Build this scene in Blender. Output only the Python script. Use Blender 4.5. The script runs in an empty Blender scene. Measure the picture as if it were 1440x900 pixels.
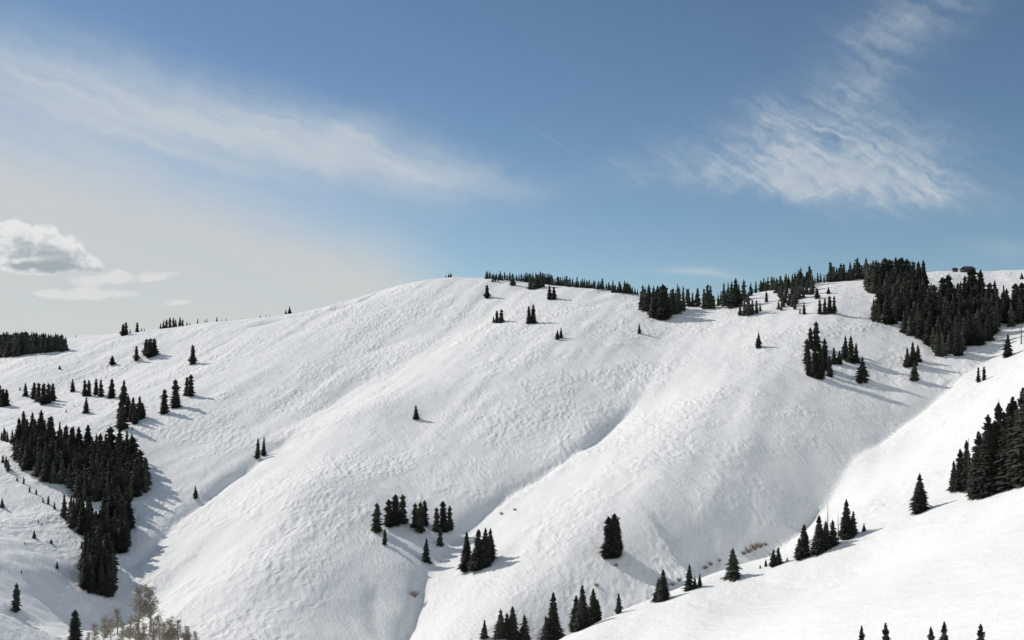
import bpy, math, random
import numpy as np
from mathutils import Vector

# ------------------------------------------------------------------ camera
R = math.radians
F = 1544.0                      # focal length in pixels of a 1440 px wide frame
PITCH = math.atan(50.0 / F)
scene = bpy.context.scene
C = scene.collection
cam_data = bpy.data.cameras.new('camera')
cam_data.sensor_width = 36.0
cam_data.lens = 36.0 * F / 1440.0
cam_data.clip_start = 0.5
cam_data.clip_end = 30000
cam = bpy.data.objects.new('camera', cam_data)
C.objects.link(cam)
cam.location = (0, 0, 0)
cam.rotation_euler = (R(90) + PITCH, 0, 0)
scene.camera = cam

# ------------------------------------------------------------------ light
SUN_AZ, SUN_EL = R(-53), R(33)          # azimuth from +Y towards +X
S = Vector((math.sin(SUN_AZ) * math.cos(SUN_EL), math.cos(SUN_AZ) * math.cos(SUN_EL), math.sin(SUN_EL)))
sd = bpy.data.lights.new('sun', 'SUN')
sd.energy = 3.4
sd.angle = R(0.53)
sd.color = (1.0, 0.94, 0.86)
sun = bpy.data.objects.new('sun', sd)
C.objects.link(sun)
sun.rotation_euler = S.to_track_quat('Z', 'Y').to_euler()
scene.view_settings.view_transform = 'Standard'
scene.view_settings.look = 'None'
scene.view_settings.gamma = 1.0
scene.view_settings.exposure = 0.0
scene.render.engine = 'CYCLES'
scene.cycles.max_bounces = 6
scene.cycles.diffuse_bounces = 3

# ------------------------------------------------------------------ node helper
class N:
    tree = None
    def __init__(s, k): s.k = k
    @staticmethod
    def m(op, *a):
        n = N.tree.nodes.new('ShaderNodeMath'); n.operation = op
        for i, v in enumerate(a):
            v = v.k if isinstance(v, N) else v
            if isinstance(v, (int, float)): n.inputs[i].default_value = v
            else: N.tree.links.new(v, n.inputs[i])
        return N(n.outputs[0])
    def __add__(s, o): return N.m('ADD', s, o)
    def __radd__(s, o): return N.m('ADD', o, s)
    def __sub__(s, o): return N.m('SUBTRACT', s, o)
    def __rsub__(s, o): return N.m('SUBTRACT', o, s)
    def __mul__(s, o): return N.m('MULTIPLY', s, o)
    def __rmul__(s, o): return N.m('MULTIPLY', o, s)
    def __truediv__(s, o): return N.m('DIVIDE', s, o)
def nmax(a, b): return N.m('MAXIMUM', a, b)
def nexp(a): return N.m('EXPONENT', a)
def clamp(a):
    r = N.m('ADD', a, 0.0); r.k.node.use_clamp = True; return r
def smooth(a, e0, e1):
    n = N.tree.nodes.new('ShaderNodeMapRange'); n.interpolation_type = 'SMOOTHSTEP'
    N.tree.links.new(a.k, n.inputs[0])
    n.inputs[1].default_value = e0; n.inputs[2].default_value = e1
    n.inputs[3].default_value = 0; n.inputs[4].default_value = 1
    return N(n.outputs[0])
def vec(x, y, z=0.0):
    n = N.tree.nodes.new('ShaderNodeCombineXYZ')
    for i, v in enumerate((x, y, z)):
        if isinstance(v, N): N.tree.links.new(v.k, n.inputs[i])
        else: n.inputs[i].default_value = v
    return n.outputs[0]
def noise(v, scale, detail=5, rough=0.5, dist=0.0):
    n = N.tree.nodes.new('ShaderNodeTexNoise')
    N.tree.links.new(v.k if isinstance(v, N) else v, n.inputs['Vector'])
    n.inputs['Scale'].default_value = scale; n.inputs['Detail'].default_value = detail
    n.inputs['Roughness'].default_value = rough; n.inputs['Distortion'].default_value = dist
    return N(n.outputs['Fac'])
def mixc(f, a, b):
    n = N.tree.nodes.new('ShaderNodeMix'); n.data_type = 'RGBA'
    for i, v in ((0, f), (6, a), (7, b)):
        v = v.k if isinstance(v, N) else v
        if isinstance(v, (int, float)): n.inputs[i].default_value = v
        elif isinstance(v, tuple): n.inputs[i].default_value = (*v, 1)
        else: N.tree.links.new(v, n.inputs[i])
    return n.outputs[2]

# ------------------------------------------------------------------ world
def ray(px, py):
    """pixel of the photograph -> (x/y, z/y) of its world direction"""
    a, b = (px - 720) / F, -(py - 450) / F
    c, s = math.cos(PITCH), math.sin(PITCH)
    y = c - b * s; z = s + b * c
    return a / y, z / y
def azel(px, py):
    a, b = ray(px, py)
    return math.degrees(math.atan(a)), math.degrees(math.atan2(b, math.hypot(1, a)))

w = bpy.data.worlds.new('World'); scene.world = w; w.use_nodes = True
nt = w.node_tree; nt.nodes.clear(); N.tree = nt
out = nt.nodes.new('ShaderNodeOutputWorld'); bg = nt.nodes.new('ShaderNodeBackground')
nt.links.new(bg.outputs[0], out.inputs[0])
BGS = 0.10
bg.inputs[1].default_value = BGS
sky = nt.nodes.new('ShaderNodeTexSky'); sky.sky_type = 'NISHITA'
sky.sun_disc = False; sky.sun_elevation = SUN_EL; sky.sun_rotation = SUN_AZ
sky.altitude = 2800; sky.air_density = 1.0; sky.dust_density = 0.6; sky.ozone_density = 1.6
hs = nt.nodes.new('ShaderNodeHueSaturation'); hs.inputs['Saturation'].default_value = 0.92
hs.inputs['Value'].default_value = 1.0
nt.links.new(sky.outputs[0], hs.inputs['Color'])
tint = nt.nodes.new('ShaderNodeMix'); tint.data_type = 'RGBA'; tint.blend_type = 'MULTIPLY'; tint.inputs[0].default_value = 1.0
tint.inputs[7].default_value = (0.635, 0.75, 0.79, 1); nt.links.new(hs.outputs[0], tint.inputs[6])
tc = nt.nodes.new('ShaderNodeTexCoord'); sp = nt.nodes.new('ShaderNodeSeparateXYZ')
nt.links.new(tc.outputs['Generated'], sp.inputs[0])
X, Y, Z = (N(sp.outputs[i]) for i in range(3))
AZ = N.m('ARCTAN2', X, Y) * 57.29578
EL = N.m('ARCSINE', Z) * 57.29578
DEG = 57.29578 / F              # degrees per photo pixel near the centre
P0 = vec(AZ, EL, 0.0)
wa = (noise(P0, 0.25, 6, 0.6) - 0.5) ; wb = (noise(vec(AZ + 37.0, EL + 11.0), 0.25, 6, 0.6) - 0.5)
fa = (noise(P0, 1.1, 6, 0.6) - 0.5); fb = (noise(vec(AZ - 23.0, EL + 51.0), 1.1, 6, 0.6) - 0.5)
AW, EW = AZ + wa * 3.0 + fa * 0.8, EL + wb * 2.0 + fb * 0.6      # warped coordinates
def blob(px, py, rx, ry, ang=0.0, A=None, E=None, p=1.0):
    A = A or AW; E = E or EW
    a0, e0 = azel(px, py)
    c, s = math.cos(R(ang)), math.sin(R(ang))   # ang: counter-clockwise rise to the right
    dx, dy = A - a0, E - e0
    u = (dx * c + dy * s) * (1.0 / (rx * DEG)); v = (dy * c - dx * s) * (1.0 / (ry * DEG))
    return nexp((u * u + v * v) * -1.0) * p
def total(*b):
    r = b[0]
    for q in b[1:]: r = r + q
    return r
def streak(ang, sx, sy, scale=1.0, detail=7, rough=0.6, off=0.0):
    c, s = math.cos(R(ang)), math.sin(R(ang))
    u = (AW * c + EW * s) * sx; v = (EW * c - AW * s) * sy
    return noise(vec(u + off, v, off), scale, detail, rough, 0.3)
# high cirrus sheet on the left, wispy cloud on the right
nf = streak(-17, 0.07, 1.5, off=31.0); ng = streak(-30, 0.16, 1.9, off=41.0); n1 = streak(-18, 0.10, 0.55); n2 = streak(20, 0.35, 0.9, off=7.0); n3 = streak(-8, 0.25, 0.8, off=3.0)
cir = total(blob(20, 105, 190, 55, -17, p=.44), blob(230, 155, 210, 50, -16, p=.42), blob(400, 195, 190, 46, -14, p=.42),
            blob(530, 222, 130, 42, -14, p=.42), blob(620, 245, 90, 28, -6, p=.36), blob(500, 185, 60, 22, 25, p=.2), blob(60, 235, 300, 75, -14, p=.34), blob(720, 265, 90, 20, 0, p=.14))
cir = clamp((cir + blob(250, 215, 420, 75, -14, p=.20)) * (n1 * 0.7 + n3 * 0.4 + nf * 1.1 - 0.12))
veil = smooth(EL + AZ * 0.25 + wa * 1.6 + wb * 1.0, 6.8, 1.6)
veil = clamp(veil * (1.0 - smooth(AZ + EL * 0.3 + wb * 1.2, -6.5, 0.5)) * (0.58 + n1 * 0.34 + n3 * 0.12 + nf * 0.16))
rc = total(blob(1180, 222, 120, 50, -8, p=.85), blob(1250, 262, 110, 22, -6, p=.75), blob(1120, 258, 90, 18, -4, p=.4), blob(1250, 190, 70, 40, -30, p=.35),
           blob(1060, 225, 90, 36, -6, p=.42), blob(930, 240, 90, 26, 0, p=.22), blob(1100, 170, 60, 30, -20, p=.25),
           blob(1235, 70, 80, 45, 30, p=.34), blob(1205, 130, 45, 24, 30, p=.18), blob(1300, 22, 90, 26, 10, p=.24))
n4 = streak(-38, 0.35, 1.3, off=21.0)
rc = clamp(rc * smooth(n2 * 0.30 + n3 * 0.20 + n4 * 0.40 + ng * 0.40, 0.40, 0.95) * 1.9)
rc = rc * (0.42 + ng * 0.62 + fa * 0.9)
lent = total(blob(975, 381, 42, 5, -2, AZ, EL), blob(1020, 388, 34, 4, -10, AZ, EL, .6), blob(1115, 391, 34, 6, 0, AZ, EL, .35),
             blob(1410, 345, 40, 14, 0, p=.35))
trail = blob(782, 200, 52, 2.4, -31, AZ + fa * 0.10, EL, .08)
high = clamp(total(cir, rc, lent * 0.5, trail))
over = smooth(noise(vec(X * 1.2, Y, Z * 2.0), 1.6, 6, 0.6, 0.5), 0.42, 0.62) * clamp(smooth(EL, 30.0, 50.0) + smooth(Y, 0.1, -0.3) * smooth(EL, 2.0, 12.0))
sky_t = mixc(over * 0.75, tint.outputs[2], (5.7, 6.8, 7.6))          # unseen bright cirrus added overhead and behind the viewer to lift shadow fill
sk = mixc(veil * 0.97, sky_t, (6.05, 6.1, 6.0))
sk = mixc(high * 0.88, sk, (5.6, 6.1, 6.5))
# cumulus low on the left: density from billowing noise, lit rims and grey bellies
def cumulus(A, E):
    nb_ = noise(vec(A, E * 1.25, 4.0), 0.85, 9, 0.60)
    nl = noise(vec(A, E * 1.1, 14.0), 0.35, 3, 0.5)
    g = total(blob(10, 338, 48, 24, 0, A, E, 1.0), blob(72, 343, 32, 20, -8, A, E, .9), blob(50, 360, 66, 17, -3, A, E, .9),
              blob(112, 366, 34, 9, -22, A, E, .62), blob(30, 377, 80, 6, 0, A, E, .45))
    return g + (nb_ - 0.5) * 1.7 + (nl - 0.5) * 0.5 - 0.42, nb_
D1, bn = cumulus(AZ, EL)
D2, _ = cumulus(AZ - 0.35, EL + 0.55)
cum = smooth(D1, -0.06, 0.20) * smooth(AZ + EL * 0.2, -16.0, -19.0) * smooth(EL, 9.0, 8.0)
small = total(blob(160, 391, 52, 9, 4, AZ, EL, .95), blob(135, 414, 52, 8, 2, AZ, EL, .85), blob(70, 413, 16, 5, 0, AZ, EL, .85), blob(262, 424, 30, 6, 8, AZ, EL, .5),
              blob(235, 386, 22, 6, 10, AZ, EL, .45), blob(40, 385, 40, 3, 0, AZ, EL, .5))
small = smooth(small + (bn - 0.5) * 1.8, 0.22, 0.70) * smooth(small, 0.1, 0.4) * 0.85
dark = clamp(smooth(D2 * 0.7 + (noise(vec(AZ, EL * 1.5, 9.0), 0.9, 9, 0.62) - 0.5) * 3.0, -0.1, 1.05) * 0.9 + blob(62, 374, 52, 4, 0, AZ, EL + fb * 0.3, .45) - blob(30, 366, 44, 3, 8, AZ, EL + fb * 0.5, .45))
sk = mixc(small, sk, (7.2, 7.35, 7.3))
ccol = mixc(dark, (7.9, 8.05, 8.0), (3.5, 4.1, 4.5))
sk = mixc(cum * 0.95, sk, ccol)
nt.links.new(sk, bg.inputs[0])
w.cycles.sampling_method = 'MANUAL'; w.cycles.sample_map_resolution = 1024

# ------------------------------------------------------------------ materials
def new_mat(name):
    m = bpy.data.materials.new(name); m.use_nodes = True
    N.tree = m.node_tree
    b = m.node_tree.nodes['Principled BSDF']
    b.inputs['Specular IOR Level'].default_value = 0.2
    b.inputs['Roughness'].default_value = 0.8
    return m, b
def geo_pos(m):
    g = m.node_tree.nodes.new('ShaderNodeNewGeometry'); return g.outputs['Position']

def mat_snow():
    m, b = new_mat('snow'); t = m.node_tree
    b.inputs['Specular IOR Level'].default_value = 0.15
    pos = geo_pos(m)
    sx = t.nodes.new('ShaderNodeSeparateXYZ'); t.links.new(pos, sx.inputs[0])
    x, y, z = (N(sx.outputs[i]) for i in range(3))
    big = noise(pos, 0.012, 4, 0.55)
    b_col = mixc(big, (0.81, 0.815, 0.81), (0.845, 0.85, 0.84))
    t.links.new(b_col, b.inputs['Base Color'])
    patch = smooth(noise(pos, 0.014, 4, 0.6), 0.46, 0.58)
    patch2 = smooth(noise(vec(x + 300.0, y, z), 0.020, 3, 0.5), 0.46, 0.62)
    far = smooth(y - x * 0.6, 170.0, 420.0)         # the near slope is groomed smoother
    def cups(vv, sc):
        v = t.nodes.new('ShaderNodeTexVoronoi'); v.feature = 'SMOOTH_F1'; v.inputs['Scale'].default_value = sc
        v.inputs['Smoothness'].default_value = 0.6; v.inputs['Randomness'].default_value = 0.9
        t.links.new(vv, v.inputs['Vector']); return N(v.outputs['Distance'])
    wob = noise(pos, 0.08, 3, 0.5) * 6.0
    mog = cups(vec(x + wob, y * 0.55 - wob, 0.0), 0.33)       # moguls about 3 m across
    rip = cups(vec(x * 1.0 + y * 0.35 + wob, y * 0.40, 5.0), 0.62)
    fine = noise(vec(x, y * 0.7, z), 0.9, 4, 0.65)
    swell = noise(vec(x * 0.10 + y * 0.05, y * 0.05, 0.0), 1.0, 3, 0.5, 0.4)
    h = (mog * patch * 0.88 + rip * patch2 * 0.42) * (far * 0.85 + 0.15) + fine * (0.20 + far * 0.20) + swell * 1.2
    bu = t.nodes.new('ShaderNodeBump'); bu.inputs['Strength'].default_value = 1.0
    bu.inputs['Distance'].default_value = 1.0
    t.links.new(h.k, bu.inputs['Height']); t.links.new(bu.outputs[0], b.inputs['Normal'])
    return m
def mat_needles():
    m, b = new_mat('conifer_needles'); t = m.node_tree
    oi = t.nodes.new('ShaderNodeObjectInfo')
    n = noise(geo_pos(m), 0.8, 3, 0.6)
    f = clamp(n * 1.3 + N(oi.outputs['Random']) * 0.6 - 0.5)
    col = mixc(f, (0.026, 0.034, 0.030), (0.078, 0.088, 0.062))
    t.links.new(col, b.inputs['Base Color'])
    return m
def mat_plain(name, c1, c2, scale=1.5, rough=0.85):
    m, b = new_mat(name)
    m.node_tree.links.new(mixc(noise(geo_pos(m), scale, 3, 0.6), c1, c2), b.inputs['Base Color'])
    b.inputs['Roughness'].default_value = rough
    return m
SNOW = mat_snow(); NEEDLE = mat_needles()
BARK = mat_plain('spruce_bark', (0.045, 0.035, 0.03), (0.10, 0.08, 0.065))
ASPEN = mat_plain('aspen_bark', (0.30, 0.28, 0.22), (0.46, 0.44, 0.37))
TWIG = mat_plain('bare_twigs', (0.33, 0.285, 0.22), (0.47, 0.42, 0.34))
WILLOW = mat_plain('willow_twigs', (0.22, 0.185, 0.155), (0.34, 0.30, 0.26))
WOODW = mat_plain('brown_cladding', (0.05, 0.045, 0.045), (0.08, 0.07, 0.065))
ROOFM = mat_plain('dark_roofing', (0.035, 0.045, 0.055), (0.06, 0.07, 0.08))
PANE = mat_plain('window_pane', (0.03, 0.04, 0.05), (0.05, 0.06, 0.07), rough=0.1)

# ------------------------------------------------------------------ terrain
rs = np.random.RandomState(5)
def vnoise(x, y, cell, seed, octs=3):
    r = 0.0; amp = 1.0
    for o in range(octs):
        g = np.random.RandomState(seed + o).rand(257, 257) * 2 - 1
        u = x / cell + 1000.3; v = y / cell + 1000.7
        iu = np.floor(u).astype(int); iv = np.floor(v).astype(int)
        fu = u - iu; fv = v - iv
        fu = fu * fu * fu * (fu * (fu * 6 - 15) + 10); fv = fv * fv * fv * (fv * (fv * 6 - 15) + 10)
        a = g[iu % 256, iv % 256]; b = g[(iu + 1) % 256, iv % 256]
        c = g[iu % 256, (iv + 1) % 256]; d = g[(iu + 1) % 256, (iv + 1) % 256]
        r = r + amp * ((a * (1 - fu) + b * fu) * (1 - fv) + (c * (1 - fu) + d * fu) * fv)
        amp *= 0.5; cell *= 0.5
    return r
def plane(x, y): return 0.285 * (y - 800.0) + 0.17 * x
def plane_d(px, py):
    a, b = ray(px, py)
    return 0.285 * 800 / (0.285 + 0.17 * a - b)
ctrl = []
GAIN = 0.95
def cp(px, py, o=0.0, d=None):
    D = d if d is not None else plane_d(px, py) * (1 + o * GAIN / 100.0)
    a, b = ray(px, py); ctrl.append((a * D, D, b * D)); return a * D, D, b * D
# valleys
for p in [(120, 870, 2), (200, 775, 3), (285, 695, 3), (400, 618, 2.5), (480, 560, 2.5), (560, 510, 2), (640, 462, 1),
          (500, 960, 3), (575, 860, 4), (650, 735, 4), (760, 655, 4), (880, 570, 3.5), (950, 480, 2),
          (860, 960, 5), (1000, 790, 4.5), (1070, 765, 4.5), (1140, 700, 4.5), (1235, 605, 4), (1300, 550, 3.5), (1370, 505, 3), (1440, 455, 3)]: cp(*p)
# spurs between them
for p in [(240, 880, -3), (350, 800, -3.5), (420, 680, -4), (480, 680, -3), (520, 570, -2.5), (640, 490, -2), (420, 900, -2), (560, 665, 1), (640, 640, 1.6), (600, 590, 0),
          (830, 490, -1.5), (720, 580, .3), (880, 440, -1),
          (680, 860, -2), (800, 780, -2.2), (850, 690, -2.5), (930, 620, -2.8), (1030, 540, -3), (1120, 460, -2), (990, 700, -1.2), (1100, 600, -.6),
          (300, 580, -.3), (200, 640, -.5), (420, 510, -.3), (300, 500, 0),
          (0, 850, -12), (60, 800, -8), (0, 720, -10), (70, 730, -6), (0, 620, -10), (100, 605, -7), (40, 562, -3), (160, 600, -3.5), (-120, 700, -17), (-120, 550, -7), (0, 540, -4), (100, 545, 0)]: cp(*p)
# skyline
GAIN = 1.0
sky_pts = [(-150, 505, 1.5), (0, 497, 1.5), (107, 475, 1), (200, 466, 0), (300, 451, 0), (400, 443, 0), (500, 421, -1), (560, 403, -1), (620, 392, -1),
           (700, 393, -1), (800, 403, 0), (900, 414, 2), (1000, 424, 4), (1070, 408, 3), (1130, 399, 1), (1180, 393, 0),
           (1240, 386, 0), (1300, 384, 6), (1370, 382, 8), (1440, 381, 8), (1600, 378, 8)]
for px, py, o in sky_pts:
    x, y, z = cp(px, py, o)
    for k, dz in ((1.07, -3.0), (1.22, -22.0), (1.45, -60.0)):
        ctrl.append((x * k, y * k, z * 1.0 + dz))
# bright slope right of the last gully
cp(1300, 620, d=535); cp(1400, 560, d=510); cp(1440, 510, d=570); cp(1440, 620, d=430); cp(1600, 560, d=420); cp(1230, 690, d=475); cp(1330, 670, d=440); cp(1130, 760, d=455)
# foreground spur: crest and near side
for px, py, d in [(660, 965, 330), (790, 902, 345), (860, 874, 355), (930, 845, 365), (1030, 809, 375), (1130, 780, 375), (1210, 745, 365),
                  (1300, 715, 350), (1370, 697, 335), (1440, 680, 310), (1600, 630, 280)]:
    x, y, z = cp(px, py, d=d)
    ctrl.append((x * 1.12, y * 1.12, z * 1.12 - 9))
for px, py, d in [(950, 900, 285), (1100, 900, 230), (1300, 900, 170), (1440, 900, 145), (1440, 780, 215), (1300, 800, 240), (1150, 830, 300),
                  (1600, 900, 110), (1700, 760, 150)]: cp(px, py, d=d)
# ground around the camera, the valley below the frame
ctrl += [(0, 0, -2.2), (0, 60, -30), (0, 150, -66), (-60, 100, -62), (0, 250, -98), (-150, 250, -112), (-120, 330, -112), (-60, 370, -112), (0, 400, -113),
         (60, -60, 12), (-100, -50, -40), (120, 50, 20), (-300, 200, -95), (-300, 0, -60), (300, 100, 60), (300, 300, 55), (350, 500, 70)]
# small near hill in the lower left corner
cp(-60, 850, d=350); cp(5, 868, d=365); cp(45, 888, d=368); cp(30, 940, d=330)
ctrl.append((-215, 405, -105.0))
K = np.array(ctrl, float)
def phi(r2): return np.where(r2 > 0, 0.5 * r2 * np.log(np.maximum(r2, 1e-9)), 0.0)
SC = 100.0
kx, ky = K[:, 0] / SC, K[:, 1] / SC
kz = K[:, 2] - plane(K[:, 0], K[:, 1])
n = len(K)
A_ = np.zeros((n + 3, n + 3))
A_[:n, :n] = phi((kx[:, None] - kx) ** 2 + (ky[:, None] - ky) ** 2) + np.eye(n) * 0.004
A_[:n, n] = 1; A_[:n, n + 1] = kx; A_[:n, n + 2] = ky; A_[n:, :n] = A_[:n, n:].T
W = np.linalg.solve(A_, np.concatenate([kz, [0, 0, 0]]))
def base_h(x, y):
    x = np.asarray(x, float); y = np.asarray(y, float); sh = x.shape
    x = x.ravel(); y = y.ravel(); r = np.empty(len(x))
    for i in range(0, len(x), 20000):
        a = x[i:i + 20000] / SC; b = y[i:i + 20000] / SC
        r[i:i + 20000] = phi((a[:, None] - kx) ** 2 + (b[:, None] - ky) ** 2) @ W[:n] + W[n] + W[n + 1] * a + W[n + 2] * b
    r += plane(x, y)
    q = np.hypot(x - 30, y - 600)
    t = np.clip((q - 900) / 500, 0, 1); t = t * t * (3 - 2 * t)
    far = -160 + 30 * vnoise(x, y, 1500, 3)
    return (np.clip(r, -400, 400) * (1 - t) + far * t).reshape(sh)

# fine grid
def axis(lo, hi, step, out_lo, out_hi):
    core = list(np.arange(lo, hi + .1, step)); g = step; v = lo
    L = []
    while v > out_lo: g *= 1.18; v -= g; L.append(v)
    Rr = []; g = step; v = core[-1]
    while v < out_hi: g *= 1.18; v += g; Rr.append(v)
    return np.array(L[::-1] + core + Rr)
xs = axis(-600, 580, 2.0, -3600, 3600)
ys = axis(70, 1330, 2.0, -1500, 4500)
GX, GY = np.meshgrid(xs, ys)
cx = np.linspace(0, len(xs) - 1, len(xs)); 
H0 = base_h(GX, GY)
def interp(G, x, y):
    x = np.asarray(x, float); y = np.asarray(y, float)
    i = np.clip(np.searchsorted(xs, x) - 1, 0, len(xs) - 2); j = np.clip(np.searchsorted(ys, y) - 1, 0, len(ys) - 2)
    u = np.clip((x - xs[i]) / (xs[i + 1] - xs[i]), 0, 1); v = np.clip((y - ys[j]) / (ys[j + 1] - ys[j]), 0, 1)
    return (G[j, i] * (1 - u) + G[j, i + 1] * u) * (1 - v) + (G[j + 1, i] * (1 - u) + G[j + 1, i + 1] * u) * v
def march(G, px, py, lo=425, hi=1500):
    a, b = ray(px, py)
    d = np.arange(lo, hi, 0.7)
    g = interp(G, a * d, d) - b * d
    k = np.argmax(g >= 0) if (g >= 0).any() else None
    if k is None:
        k = int(np.argmax(g / d)); D = d[k] + 2.0
        return a * D, D, False
    D = d[k]
    return a * D, D, True

def crease(pts, amp, wl, wr, lo=425, hi=1500, ends=(.15, .15)):
    """V-shaped furrow along a line; wl / wr are the widths of the bank to its left / right"""
    P = np.array([march(H0, *p, lo, hi)[:2] for p in pts])
    # resample smoothly
    t = np.arange(len(P)); tt = np.linspace(0, len(P) - 1, (len(P) - 1) * 4 + 1)
    Q = np.empty((len(tt), 2))
    for c in (0, 1):
        m = np.gradient(P[:, c])
        i = np.clip(tt.astype(int), 0, len(P) - 2); s = tt - i
        Q[:, c] = ((2 * s**3 - 3 * s**2 + 1) * P[i, c] + (s**3 - 2 * s**2 + s) * m[i] + (-2 * s**3 + 3 * s**2) * P[i + 1, c] + (s**3 - s**2) * m[i + 1])
    mg = 5 * max(wl, wr)
    sel = (GX > Q[:, 0].min() - mg) & (GX < Q[:, 0].max() + mg) & (GY > Q[:, 1].min() - mg) & (GY < Q[:, 1].max() + mg)
    x = GX[sel]; y = GY[sel]
    wob = vnoise(x, y, 22, 77, 2) * 1.6
    best = np.full(len(x), 1e9); sg = np.zeros(len(x)); tp = np.zeros(len(x))
    for k in range(len(Q) - 1):
        d = Q[k + 1] - Q[k]; L2 = (d ** 2).sum() + 1e-9
        u = np.clip(((x - Q[k, 0]) * d[0] + (y - Q[k, 1]) * d[1]) / L2, 0, 1)
        ex = x - Q[k, 0] - u * d[0]; ey = y - Q[k, 1] - u * d[1]
        r = np.hypot(ex, ey); b = r < best
        best[b] = r[b]; sg[b] = (d[0] * ey - d[1] * ex)[b]; tp[b] = (k + u)[b] / (len(Q) - 1)
    dist = best * np.sign(sg) + wob            # + = left bank
    wdt = np.where(dist > 0, wl, wr)
    prof = np.exp(-(np.sqrt(dist ** 2 + 0.8) - 0.9) / wdt)
    env = np.clip(tp / max(ends[0], 1e-6), 0, 1) * np.clip((1 - tp) / max(ends[1], 1e-6), 0, 1)
    far_end = np.exp(-np.maximum(best - 4 * max(wl, wr), 0) / 10)
    v = (amp * (0.75 + 0.35 * vnoise(x, y, 60, 91, 2))) * env * prof * far_end
    D = np.zeros_like(GX); D[sel] = v
    return -D
HF = H0.copy()
cr = []
cr.append(crease([(130, 880), (150, 855), (180, 815), (202, 775), (235, 738), (262, 715), (290, 692), (330, 660), (372, 632), (400, 616), (440, 588), (480, 562)], 6.0, 7.5, 26, ends=(.02, .2)))
cr.append(crease([(400, 612), (430, 585), (470, 560), (520, 530), (575, 503), (630, 470)], 4.0, 10, 26, ends=(.2, .3)))
cr.append(crease([(540, 925), (560, 890), (580, 845), (592, 810), (606, 780), (640, 742), (672, 712), (712, 682), (760, 655), (800, 630), (842, 602), (872, 578), (895, 555), (920, 520), (940, 490)], 6.5, 9, 30, ends=(0.0, .25)))
cr.append(crease([(970, 800), (1020, 785), (1070, 765), (1105, 735), (1140, 700), (1165, 668), (1200, 632), (1240, 600), (1270, 575), (1310, 545), (1350, 518), (1395, 490), (1440, 458)], 10, 15, 17, ends=(0.0, .1)))
cr.append(crease([(985, 800), (988, 775), (994, 745), (1006, 722)], 2.6, 6, 12, ends=(0.1, .5)))
cr.append(crease([(540, 905), (527, 870), (522, 835), (520, 815)], 2.2, 3, 7, ends=(0.3, .3)))
cr.append(crease([(700, 444), (760, 437), (830, 428), (900, 418)], 1.5, 6, 9))
cr.append(crease([(520, 447), (600, 443), (660, 446), (720, 442)], 1.5, 8, 8))
cr.append(crease([(340, 462), (400, 446), (450, 437), (500, 425), (545, 408)], 4.0, 5, 7))
cr.append(crease([(500, 500), (540, 488), (590, 468)], 1.6, 6, 6, ends=(.4, .4)))
cr.append(crease([(390, 632), (396, 622), (402, 610)], 2.4, 4, 6, ends=(.4, .4)))
cr.append(crease([(15, 905), (50, 880), (95, 868), (130, 862)], 1.6, 5, 9, ends=(.3, .3), lo=380))
cr.append(crease([(178, 818), (202, 777), (235, 740), (262, 717), (290, 694), (330, 662), (372, 634)], 2.8, 3.0, 3.5))
cr.append(crease([(545, 920), (560, 890), (580, 845), (592, 810), (606, 782)], 2.6, 4.0, 4.0, ends=(.0, .2)))
cr.append(crease([(640, 744), (672, 714), (712, 684), (760, 657), (800, 632), (842, 604), (872, 580), (895, 557)], 2.8, 3.2, 4.5))
for c in cr: HF = HF + c
# broad wind-shaped undulation and small lumps
near = np.clip((GY - 60) / 300, 0.25, 1)
HF = HF + 1.3 * vnoise(GX + 0.5 * GY, GY, 85, 21, 2) * near + 0.30 * vnoise(GX, GY * 0.7, 17, 31, 3)
UA = (GX - 0.4 * GY) / 1.077; VA = (0.4 * GX + GY) / 1.077
HF = HF + (0.55 * vnoise(UA * 7.0, VA, 110, 63, 2) + 0.22 * vnoise(UA * 4.0, VA, 40, 73, 2)) * near
wl_mask = np.exp(-(((GX + 205) / 60) ** 2 + ((GY - 480) / 90) ** 2))
HF = HF + wl_mask * 1.0 * vnoise(GX * 0.55 + 0.5 * GY, GY - 0.4 * GX, 8, 47, 2)

def link(name, mesh, parent=None, mat=None):
    o = bpy.data.objects.new(name, mesh); C.objects.link(o)
    if parent: o.parent = parent
    if mat and not mesh.materials: mesh.materials.append(mat)
    return o
def tag(o, label=None, cat=None, group=None, kind=None):
    if label: o['label'] = label
    if cat: o['category'] = cat
    if group: o['group'] = group
    if kind: o['kind'] = kind
    return o
ny, nx = GX.shape
me = bpy.data.meshes.new('snow_ground')
V = np.stack([GX, GY, HF], -1).reshape(-1, 3)
idx = np.arange(nx * ny).reshape(ny, nx)
Fq = np.stack([idx[:-1, :-1], idx[:-1, 1:], idx[1:, 1:], idx[1:, :-1]], -1).reshape(-1, 4)
def fill(me, V, Fc, sm=False):
    k = Fc.shape[1]
    me.vertices.add(len(V)); me.vertices.foreach_set('co', V.astype(np.float32).ravel())
    me.loops.add(Fc.size); me.loops.foreach_set('vertex_index', Fc.astype(np.int32).ravel())
    me.polygons.add(len(Fc)); me.polygons.foreach_set('loop_start', np.arange(0, Fc.size, k, dtype=np.int32))
    me.polygons.foreach_set('loop_total', np.full(len(Fc), k, dtype=np.int32))
    if sm: me.polygons.foreach_set('use_smooth', np.ones(len(Fc), bool))
    me.update(calc_edges=True)
fill(me, V, Fq, True)
ground = link('snow_ground', me, mat=SNOW)
tag(ground, 'bright white ski mountain of rounded snow spurs and narrow gullies', 'snow', kind='structure')

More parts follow.
